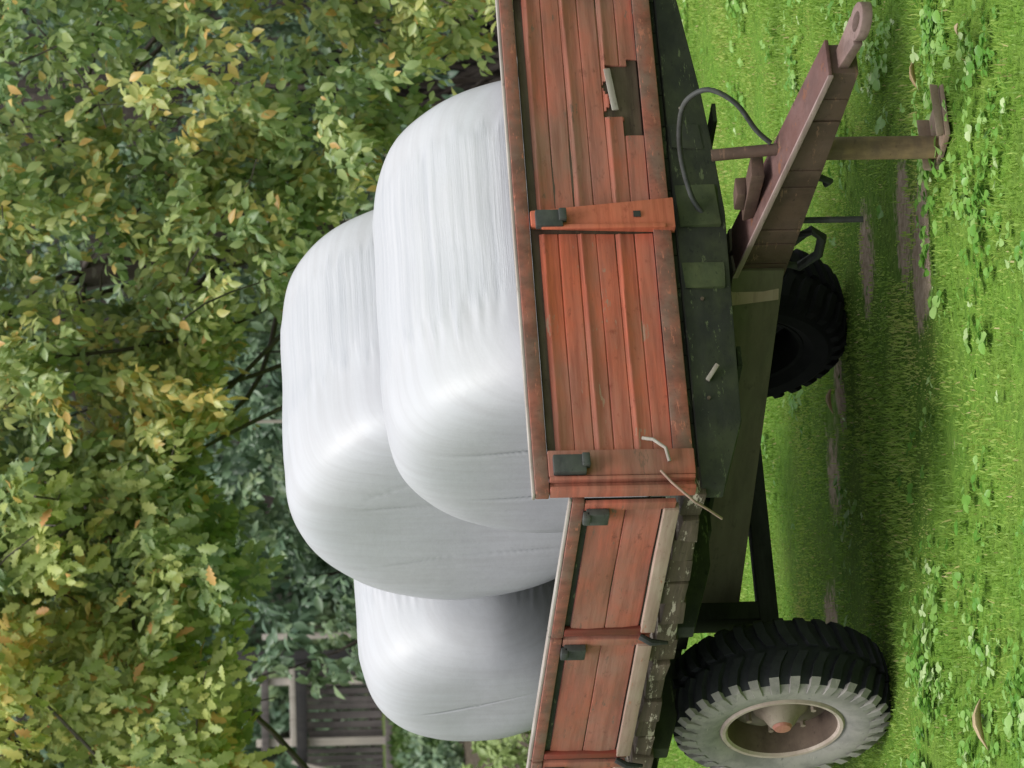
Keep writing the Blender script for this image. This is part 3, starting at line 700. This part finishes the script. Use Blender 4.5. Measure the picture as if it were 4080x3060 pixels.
# jack leg
LX, LY = -0.315, -0.035
JL = MB().tube([(LX, LY, 0.06), (LX, LY, 0.56)], 0.036, 18).build('jack_leg', MAT['tan'], T)
MB().tube([(LX, LY, 0.5605), (LX + 0.03, LY, 0.765)], 0.019, 12).build('leg_top', MAT['rustbar'], JL)
mb = MB(); mb.box((LX - 0.145, LY - 0.135, 0.052), (LX + 0.055, LY + 0.05, 0.066), jit=0.004); mb.box((LX - 0.145, LY - 0.135, 0.0665), (LX - 0.135, LY + 0.05, 0.092), jit=0.003); mb.box((LX + 0.044, LY - 0.135, 0.0665), (LX + 0.055, LY + 0.05, 0.105), jit=0.003)
mb.build('foot_plate', MAT['plate'], JL, 0.003)
# rod hanging from the drawbar, hook, loop, hose, cord
MB().tube([(-0.02, 0.035, 0.50), (-0.022, 0.035, 0.262)], 0.010, 10).build('hanging_rod', MAT['blackiron'], T)
MB().tube([(-0.21, 0.0, 0.455), (-0.205, 0.0, 0.415), (-0.185, 0.0, 0.385), (-0.17, 0.0, 0.40)], 0.012, 8).build('chain_hook', MAT['blackiron'], T)
MB().tube([(0.16, 0.02, 0.486), (0.10, 0.02, 0.45), (0.06, 0.02, 0.415), (0.10, 0.02, 0.375), (0.20, 0.02, 0.375), (0.27, 0.02, 0.43), (0.25, 0.02, 0.486)], 0.016, 8).build('safety_loop', MAT['blackiron'], T)
hp = [(-0.33, -0.05, 0.585), (-0.37, -0.07, 0.632), (-0.45, -0.115, 0.70), (-0.475, -0.15, 0.785), (-0.40, -0.16, 0.845), (-0.27, -0.16, 0.852), (-0.13, -0.13, 0.835), (-0.03, -0.06, 0.80), (0.012, -0.02, 0.765)]
sm = []
P_ = [Vector(p) for p in hp]
for i in range(len(P_)-1):
    p0, p1, p2, p3 = P_[max(i-1, 0)], P_[i], P_[i+1], P_[min(i+2, len(P_)-1)]
    for k in range(5):
        t_ = k/5
        sm.append(0.5*((2*p1) + (-p0 + p2)*t_ + (2*p0 - 5*p1 + 4*p2 - p3)*t_**2 + (-p0 + 3*p1 - 3*p2 + p3)*t_**3))
sm.append(P_[-1])
MB().tube(sm, 0.0085, 10).build('hose', MAT['greyiron'], T)
MB().tube([(-0.033, 0.94, 0.975), (-0.037, 0.985, 0.945), (-0.030, 1.012, 0.915), (-0.005, 1.036, 0.875), (0.035, 1.042, 0.83), (0.085, 1.045, 0.785)], 0.0042, 8).build('cord', MAT['cream'], T)
# --- axle and wheels
AX, AZ = 1.85, 0.371
MB().box((AX - 0.036, -0.60, AZ - 0.022), (AX + 0.036, 0.60, AZ + 0.045)).build('axle', MAT['blackiron'], T, 0.006)
for s in (1, -1):
    MB().box((AX - 0.05, min(s*0.40, s*0.47), AZ + 0.046), (AX + 0.05, max(s*0.40, s*0.47), 0.671)).build('spring_block', MAT['blackiron'], T, 0.006)
def wheel(s):
    yc = s*0.755
    w = MB()
    r0 = 0.355
    prof = [(-0.115, 0.215), (-0.140, 0.25), (-0.142, 0.30), (-0.118, 0.335), (-0.100, 0.350), (-0.05, r0 + 0.002), (0.0, r0 + 0.004), (0.05, r0 + 0.002), (0.100, 0.350), (0.118, 0.335)]
    w.lathe_y(prof, (AX, yc, AZ), 96, s, 0)
    sw = [(0.118, 0.335), (0.131, 0.30), (0.130, 0.27), (0.126, 0.245), (0.118, 0.222), (0.108, 0.207), (0.095, 0.198)]
    w.lathe_y(sw, (AX, yc, AZ), 96, s, 1)
    nl = 32
    for k in range(nl):           # chunky lugs, two staggered rows, running over the shoulder
        for row in (-1, 1):
            t0 = 2*math.pi*(k + (0.5 if row < 0 else 0))/nl
            def pt(y, r, dt): return (AX + r*math.cos(t0 + dt), yc + s*y, AZ + r*math.sin(t0 + dt))
            hw = 0.052
            rows = [(0.012, r0 - 0.004, 0.378, 0.10), (0.060, r0 - 0.006, 0.377, 0.03), (0.106, 0.335, 0.369, 0.0), (0.128, 0.315, 0.345, 0.0), (0.1335, 0.296, 0.302, 0.0)]
            vs = []
            for y, ri, ro, sk in rows:
                vs += [pt(row*y, ri, -hw + sk), pt(row*y, ro, -hw*0.85 + sk), pt(row*y, ro, hw*0.85 + sk), pt(row*y, ri, hw + sk)]
            fs = []; mis = []
            for i in range(len(rows)-1):
                for j in range(3): fs.append((i*4 + j, i*4 + j + 1, i*4 + j + 5, i*4 + j + 4)); mis.append(1 if (row > 0 and i >= 2) else 0)
            fs += [(0, 1, 2, 3), (16, 17, 18, 19)]; mis += [0, 1 if row > 0 else 0]
            b = len(w.v); w.v += vs; w.f += [tuple(q + b for q in f_) for f_ in fs]; w.m += mis
    wr = empty('wheel'); wr.parent = T
    w.build('tyre', [MAT['rubber'], MAT['sidewall']] if s > 0 else [MAT['shaderubber'], MAT['shaderubber']], wr, 0, 32)  # far tyre is a near-black copy with its shade painted in
    rm = MB()
    rm.lathe_y([(0.093, 0.206), (0.112, 0.212), (0.122, 0.206), (0.121, 0.195), (0.112, 0.188)], (AX, yc, AZ), 72, s, 0)
    rm.lathe_y([(0.112, 0.188), (0.100, 0.184), (0.060, 0.180), (0.015, 0.172), (-0.06, 0.176), (-0.115, 0.200), (-0.118, 0.214)], (AX, yc, AZ), 72, s, 1)
    ro = rm.build('rim', [MAT['rim'], MAT['barrel']] if s > 0 else [MAT['shaderubber'], MAT['shaderubber']], wr, 0, 40)  # far rim near black too, shade put into the colour
    ds = MB()
    # dish with four pressed spokes
    nn, rings = 64, [(0.172, 0.020), (0.150, 0.030), (0.118, 0.050), (0.088, 0.052), (0.060, 0.040)]
    vs = []
    for r_, y_ in rings:
        for k in range(nn):
            t_ = 2*math.pi*k/nn
            b = (math.cos(4*t_ + 0.6)*0.5 + 0.5)**2
            yy = y_ - 0.062*b*(1 if 0.08 < r_ < 0.16 else 0.2)
            vs.append((AX + r_*math.cos(t_), yc + s*yy, AZ + r_*math.sin(t_)))
    fs = [(i*nn + k, i*nn + (k+1) % nn, (i+1)*nn + (k+1) % nn, (i+1)*nn + k) for i in range(len(rings)-1) for k in range(nn)]
    ds.add(vs, fs); ds.build('dish', MAT['dish' if s > 0 else 'blackiron'], ro, 0, 30)  # far dish blackened to paint in its shade
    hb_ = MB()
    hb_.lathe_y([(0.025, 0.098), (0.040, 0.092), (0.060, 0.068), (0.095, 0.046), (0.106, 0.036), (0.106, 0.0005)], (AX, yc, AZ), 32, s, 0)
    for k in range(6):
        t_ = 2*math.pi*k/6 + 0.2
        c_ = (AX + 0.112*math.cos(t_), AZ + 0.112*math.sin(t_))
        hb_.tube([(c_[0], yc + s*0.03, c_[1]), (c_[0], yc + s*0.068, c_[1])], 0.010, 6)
    h_ = hb_.build('hub', MAT['hubm' if s > 0 else 'blackiron'], wr, 0, 35)  # far hub blackened the same way, as painted shade
    MB().lathe_y([(0.1065, 0.034), (0.116, 0.028), (0.119, 0.012), (0.119, 0.0005)], (AX, yc, AZ), 24, s, 0).build('hub_cap', MAT['hubcap'], h_, 0, 40)
for s in (1, -1): wheel(s)

# ---------------------------------------------------------------- wrapped bales
def bale(name, label, c, R_, L, floor_z, yaw=0.0, roll=0.0, corner=0.16, bulge=0.05, seed=1, creases=()):
    rg = np.random.default_rng(seed)
    nt_, na = 420, 150
    # rounded drum profile from one end centre over the flank to the other: (a along the axis, rho)
    tt = np.linspace(0, math.pi, 6001); ct, stt = np.cos(tt), np.sin(tt)
    a_ = np.sign(ct)*np.abs(ct)**(2/corner)*L/2; r_ = np.abs(stt)**(2/corner)*R_
    arc = np.concatenate([[0], np.cumsum(np.hypot(np.diff(a_), np.diff(r_)))])
    uu = np.linspace(0, arc[-1], 150)
    prof = np.stack([np.interp(uu, arc, a_), np.interp(uu, arc, r_)], -1)
    m = len(prof)
    th = np.arange(nt_)/nt_*2*math.pi
    A = prof[:, 0][None, :].repeat(nt_, 0); RH_ = prof[:, 1][None, :].repeat(nt_, 0)
    TH = th[:, None].repeat(m, 1)
    # film bands: ridges along the flank that fray out round the shoulder
    def band(freq_lo, freq_hi, k):
        s_ = np.zeros(nt_)
        for _ in range(k): s_ += np.sin(th*rg.integers(freq_lo, freq_hi) + rg.uniform(0, 6.28))*rg.uniform(0.4, 1)
        return s_/math.sqrt(k)
    ridge = band(30, 70, 6)*0.6 + band(70, 150, 8)*0.7
    fray = L/2 - 0.30 + 0.035*band(20, 60, 6) + 0.03*band(60, 140, 8) + 0.05*band(2, 7, 3)
    fray2 = L/2 - 0.22 + 0.03*band(20, 90, 6)
    ridge2 = band(30, 90, 8)
    over = np.clip((fray[:, None] - A)/0.05, 0, 1)*np.clip((A + fray2[:, None])/0.05, 0, 1)
    edge = np.exp(-((A - fray[:, None])/0.06)**2)
    soft = 0.5 + 0.5*np.sin(TH*3 + A*2.5)
    flank = np.clip(RH_/R_*2.2 - 1.2, 0, 1)
    disp = (0.0012*over*ridge[:, None]*(0.35 + 0.65*soft) + 0.0028*edge*ridge2[:, None] + 0.004*over)*flank
    lump = 0.008*np.sin(TH*2 + seed)*np.sin(A*3 + seed) + 0.003*np.sin(TH*5 + A*4 + seed) + 0.003*np.sin(TH*9 - A*11 + seed)*np.sin(A*7 + TH*3)
    # end face: broad fan folds, plus steps where one sheet of film ends
    endm = np.clip((np.abs(A) - (L/2 - bulge - 0.06))/0.10, 0, 1); endm = endm*endm*(3 - 2*endm)
    x_ = RH_*np.cos(TH); z_ = RH_*np.sin(TH)
    fan = (0.0016*np.sin(TH*3 + RH_*6 + seed) + 0.0004*np.sin(TH*5 + RH_*13 + 2*np.sin(TH*2)))*np.clip(RH_/R_*1.6 - 0.1, 0, 1)
    aoff = endm*np.sign(A)*fan; crk = np.zeros_like(A)
    for ang, off, dep, half_len in creases:
        u = x_*math.cos(ang) + z_*math.sin(ang) - off
        v = -x_*math.sin(ang) + z_*math.cos(ang)
        u = u + 0.02*np.sin(v*5 + seed)
        g_ = np.exp(-((np.abs(v)/half_len)**6))*np.exp(-(u/0.006)**2)*(A > 0)*(0.65 + 0.35*np.sin(v*9 + seed)); crk = np.maximum(crk, g_*endm)
        aoff = aoff - endm*np.sign(A)*dep*0.35*g_
    Rr = RH_ + disp + lump*flank
    X_ = Rr*np.cos(TH); Z_ = Rr*np.sin(TH); Y_ = A + aoff
    # the soft bale settles on the floor: flat underside, slightly wider at the foot
    hz = c[2] - floor_z
    k = 0.05
    Zs = np.where(Z_ > -hz + k, Z_, -hz + k*np.exp(np.clip((Z_ + hz - k)/k, -30, 0)))
    V = np.stack([X_, Y_, Zs + hz], -1).reshape(-1, 3)
    i, j = np.meshgrid(np.arange(nt_), np.arange(m-1), indexing='ij'); i2 = (i + 1) % nt_
    q = np.stack([i*m + j, i*m + j + 1, i2*m + j + 1, i2*m + j], -1).reshape(-1, 4)
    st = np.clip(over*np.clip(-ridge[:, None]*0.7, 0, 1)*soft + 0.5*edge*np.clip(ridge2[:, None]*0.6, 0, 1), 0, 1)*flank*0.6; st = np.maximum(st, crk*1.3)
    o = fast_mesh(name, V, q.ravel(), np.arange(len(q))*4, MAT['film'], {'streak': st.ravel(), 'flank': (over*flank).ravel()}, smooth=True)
    bm = bmesh.new(); bm.from_mesh(o.data); bmesh.ops.remove_doubles(bm, verts=[v for v in bm.verts if abs(v.co.y) > L/2 - 0.02], dist=1e-5); bmesh.ops.recalc_face_normals(bm, faces=bm.faces); bm.to_mesh(o.data); bm.free()
    o.location = (c[0], c[1], floor_z); o.rotation_euler = (roll, 0, yaw)
    tag(o, label, 'bale', 'white wrapped bales on the trailer')
    return o
FZ = 0.880
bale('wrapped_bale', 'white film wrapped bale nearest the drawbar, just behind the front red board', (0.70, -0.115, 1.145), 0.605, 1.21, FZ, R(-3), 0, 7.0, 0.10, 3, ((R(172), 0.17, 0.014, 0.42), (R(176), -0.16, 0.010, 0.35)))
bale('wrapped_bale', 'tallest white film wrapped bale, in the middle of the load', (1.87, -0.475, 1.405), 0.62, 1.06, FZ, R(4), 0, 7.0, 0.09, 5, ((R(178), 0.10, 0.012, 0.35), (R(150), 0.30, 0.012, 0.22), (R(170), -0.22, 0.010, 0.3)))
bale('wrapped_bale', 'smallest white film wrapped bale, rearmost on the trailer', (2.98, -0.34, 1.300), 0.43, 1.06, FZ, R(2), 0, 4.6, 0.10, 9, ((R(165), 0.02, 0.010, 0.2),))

# ---------------------------------------------------------------- grass, clover, fallen leaves
def scatter(n, d0, d1, mar=0.5, p=1.0):
    d = np.sqrt(rng.uniform(d0**2, d1**2, n)) if p == 1 else d0 + (d1 - d0)*rng.random(n)**p
    s = rng.uniform(-1, 1, n)*(d*384/4500 + mar)
    return C2[0] + d*FH2[0] + s*RH2[0], C2[1] + d*FH2[1] + s*RH2[1]
def patch(x, y, f, seed):
    return np.sin(x*f + seed)*np.sin(y*f*1.13 - seed*2) + 0.6*np.sin(x*f*2.1 - y*f*1.7 + seed*3) + 0.4*np.sin(x*f*4.3 + y*f*3.9 - seed)
def grass():
    x, y = scatter(190000, 12.0, 23.5)
    x2, y2 = scatter(70000, 11.0, 23.5, 2.6); x = np.concatenate([x, x2]); y = np.concatenate([y, y2])
    b = bare(x, y); keep = rng.random(len(x)) > np.clip(b*2.3, 0, 0.98)
    x, y = x[keep], y[keep]; n = len(x)
    h = rng.uniform(0.009, 0.027, n)*np.clip(1 + 0.45*patch(x, y, 3.0, 1.0), 0.45, 1.9)
    a = rng.uniform(0, 2*math.pi, n); lean = rng.uniform(0.1, 0.9, n)
    w = rng.uniform(0.0016, 0.0034, n)
    z = gz(x, y) - 0.004
    dx, dy = np.cos(a), np.sin(a); sx, sy = -dy, dx
    V = np.zeros((n, 5, 3))
    for i, (sd, t) in enumerate(((-1, 0), (1, 0), (1, 0.55), (-1, 0.55), (0, 1.0))):
        ww = w*(1 if t == 0 else 0.8)
        V[:, i, 0] = x + sd*sx*ww + dx*h*lean*t**1.6; V[:, i, 1] = y + sd*sy*ww + dy*h*lean*t**1.6; V[:, i, 2] = z + h*t*(1 - 0.25*lean*t)
    base = np.arange(n)*5
    lo = np.concatenate([np.stack([base, base+1, base+2, base+3], -1), np.stack([base+3, base+2, base+4], -1)], 1).reshape(-1)
    st = (np.arange(n)[:, None]*7 + np.array([0, 4])[None]).reshape(-1)
    tint = np.clip(0.48 + 0.20*patch(x, y, 1.9, 4.0) + 0.13*patch(x, y, 6.5, 2.0) + rng.normal(0, 0.15, n), 0, 0.95)
    dry = rng.random(n) < 0.03; tint[dry] = rng.uniform(0.95, 1, dry.sum())
    tag(fast_mesh('grass', V.reshape(-1, 3), lo, st, MAT['blade'], {'tint': np.repeat(tint, 5)}), 'short bright green lawn grass round and under the trailer', 'grass', kind='stuff')
grass()
def clover():
    x, y = scatter(34000, 12.0, 21.5)
    p = patch(x, y, 2.6, 2.2) + rng.normal(0, 0.7, len(x))
    d = (x - C2[0])*FH2[0] + (y - C2[1])*FH2[1]
    keep = ~((x > 0.15) & (x < 3.4) & (np.abs(y) < 0.95) & (rng.random(len(x)) < 0.85))
    keep &= (p > 0.78 + np.clip((d - 13.6)*0.30, -0.2, 1.2)) & (rng.random(len(x)) > bare(x, y)*2.2)
    x, y = x[keep], y[keep]; n = len(x)
    st_h = rng.uniform(0.010, 0.036, n)
    sz = rng.uniform(0.014, 0.030, n)
    big = rng.random(n) < 0.16; sz[big] *= 1.5
    a0 = rng.uniform(0, 2*math.pi, n)
    P, A_, N_, S_, Ti = [], [], [], [], []
    tilt = unit(n)*0.55; tilt[:, 2] = 1.0
    t0 = np.clip(0.45 + 0.2*patch(x, y, 5.0, 7.0) + rng.normal(0, 0.25, n), 0, 1)
    for k in range(3):
        a = a0 + k*2*math.pi/3
        ax = np.stack([np.cos(a), np.sin(a), rng.uniform(-0.25, 0.45, n)], -1)
        P.append(np.stack([x, y, gz(x, y) + st_h], -1)); A_.append(ax); N_.append(tilt); S_.append(sz); Ti.append(np.clip(t0 + rng.normal(0, 0.08, n), 0, 1))
    V, lo, st, k = leaves(np.concatenate(P), np.concatenate(A_), np.concatenate(N_), np.concatenate(S_), 'round', 0.25, 0.15)
    tag(fast_mesh('clover', V, lo, st, MAT['clover'], {'tint': np.repeat(np.concatenate(Ti), k)}), 'patches of pale clover and broad leaves in the lawn', 'clover', kind='stuff')
clover()
def far_grass():
    n = 9000
    d = rng.uniform(35.2, 41.7, n); s = rng.uniform(-5.5, -1.4, n)
    x = C2[0] + d*FH2[0] + s*RH2[0]; y = C2[1] + d*FH2[1] + s*RH2[1]
    P = np.stack([x, y, gz(x, y)], -1)
    ax = unit(n)*0.5; ax[:, 2] = 1
    V, lo, st, k = leaves(P, ax, unit(n), rng.uniform(0.04, 0.13, n), 'oval', 0.1, 0.5)
    t = np.clip(0.15 + 0.2*patch(x, y, 1.3, 1) + rng.normal(0, 0.2, n), 0, 1)
    tag(fast_mesh('rough_grass', V, lo, st, MAT['rough'], {'tint': np.repeat(t, k)}), 'rough dull grass between the lawn and the wooden fence', 'grass', kind='stuff')
far_grass()
GD = 'dead leaves and bark bits lying on the lawn'
for (X0, Y0, L, wdt, a, lab) in ((0.045, -0.622, 0.10, 0.34, 1.25, 'curled tan dead leaf on the grass beside the tow eye'), (0.259, 1.59, 0.15, 0.24, 1.15, 'long pale dry bark piece in the grass near the wheel'), (-0.716, -0.217, 0.04, 0.5, 0.6, 'tiny orange dead leaf beyond the tow eye'), (2.158, -0.664, 0.09, 0.4, 0.9, 'small pale chip lying by the far wheel')):
    V, lo, st, k = leaves(np.array([[0, 0, 0.0]]), np.array([[math.cos(a), math.sin(a), 0.15]]), np.array([[0.25, 0.3, 1.0]]), np.array([L]), 'oval', 0.6, 0.25)
    V[:, 1] *= 1.0
    o = fast_mesh('dead_leaf', V, lo, st, MAT['dead'], {'tint': np.full(len(V), random.random())})
    o.location = (X0, Y0, float(gz(X0, Y0)) + 0.03)
    md = o.modifiers.new('thickness', 'SOLIDIFY'); md.thickness = 0.003
    tag(o, lab, 'dead leaf', GD)

# ---------------------------------------------------------------- light
wd = bpy.data.worlds.new('World'); sc.world = wd; wd.use_nodes = True
nt = wd.node_tree; nt.nodes.clear()
sky = nt.nodes.new('ShaderNodeTexSky'); sky.sky_type = 'NISHITA'; sky.sun_disc = False
SUN_EL, SUN_AZ = R(71), math.atan2(-0.50, 0.55)   # compass angle (from +Y towards +X)
sky.sun_elevation = SUN_EL; sky.sun_rotation = SUN_AZ
sky.air_density = 1.0; sky.dust_density = 6.0; sky.ozone_density = 0.6
hs = nt.nodes.new('ShaderNodeHueSaturation'); hs.inputs['Saturation'].default_value = 0.35
bg = nt.nodes.new('ShaderNodeBackground'); bg.inputs['Strength'].default_value = 0.15
wo = nt.nodes.new('ShaderNodeOutputWorld')
nt.links.new(sky.outputs[0], hs.inputs['Color']); gm = nt.nodes.new('ShaderNodeGamma'); gm.inputs['Gamma'].default_value = 0.40   # an even overcast
nt.links.new(hs.outputs[0], gm.inputs['Color']); nt.links.new(gm.outputs[0], bg.inputs[0]); nt.links.new(bg.outputs[0], wo.inputs[0])
sd = bpy.data.lights.new('sun', 'SUN'); so = bpy.data.objects.new('sun', sd); COL.objects.link(so)
sd.energy = 1.15; sd.angle = R(32); sd.color = (1.0, 0.97, 0.93)
to_sun = Vector((math.sin(SUN_AZ)*math.cos(SUN_EL), math.cos(SUN_AZ)*math.cos(SUN_EL), math.sin(SUN_EL)))
so.rotation_euler = to_sun.to_track_quat('Z', 'Y').to_euler()
so.location = to_sun*40
sc.view_settings.view_transform = 'Standard'; sc.view_settings.look = 'None'
sc.view_settings.exposure = 1.58; sc.view_settings.gamma = 1.0
sc.cycles.use_denoising = True
sc.cycles.max_bounces = 8
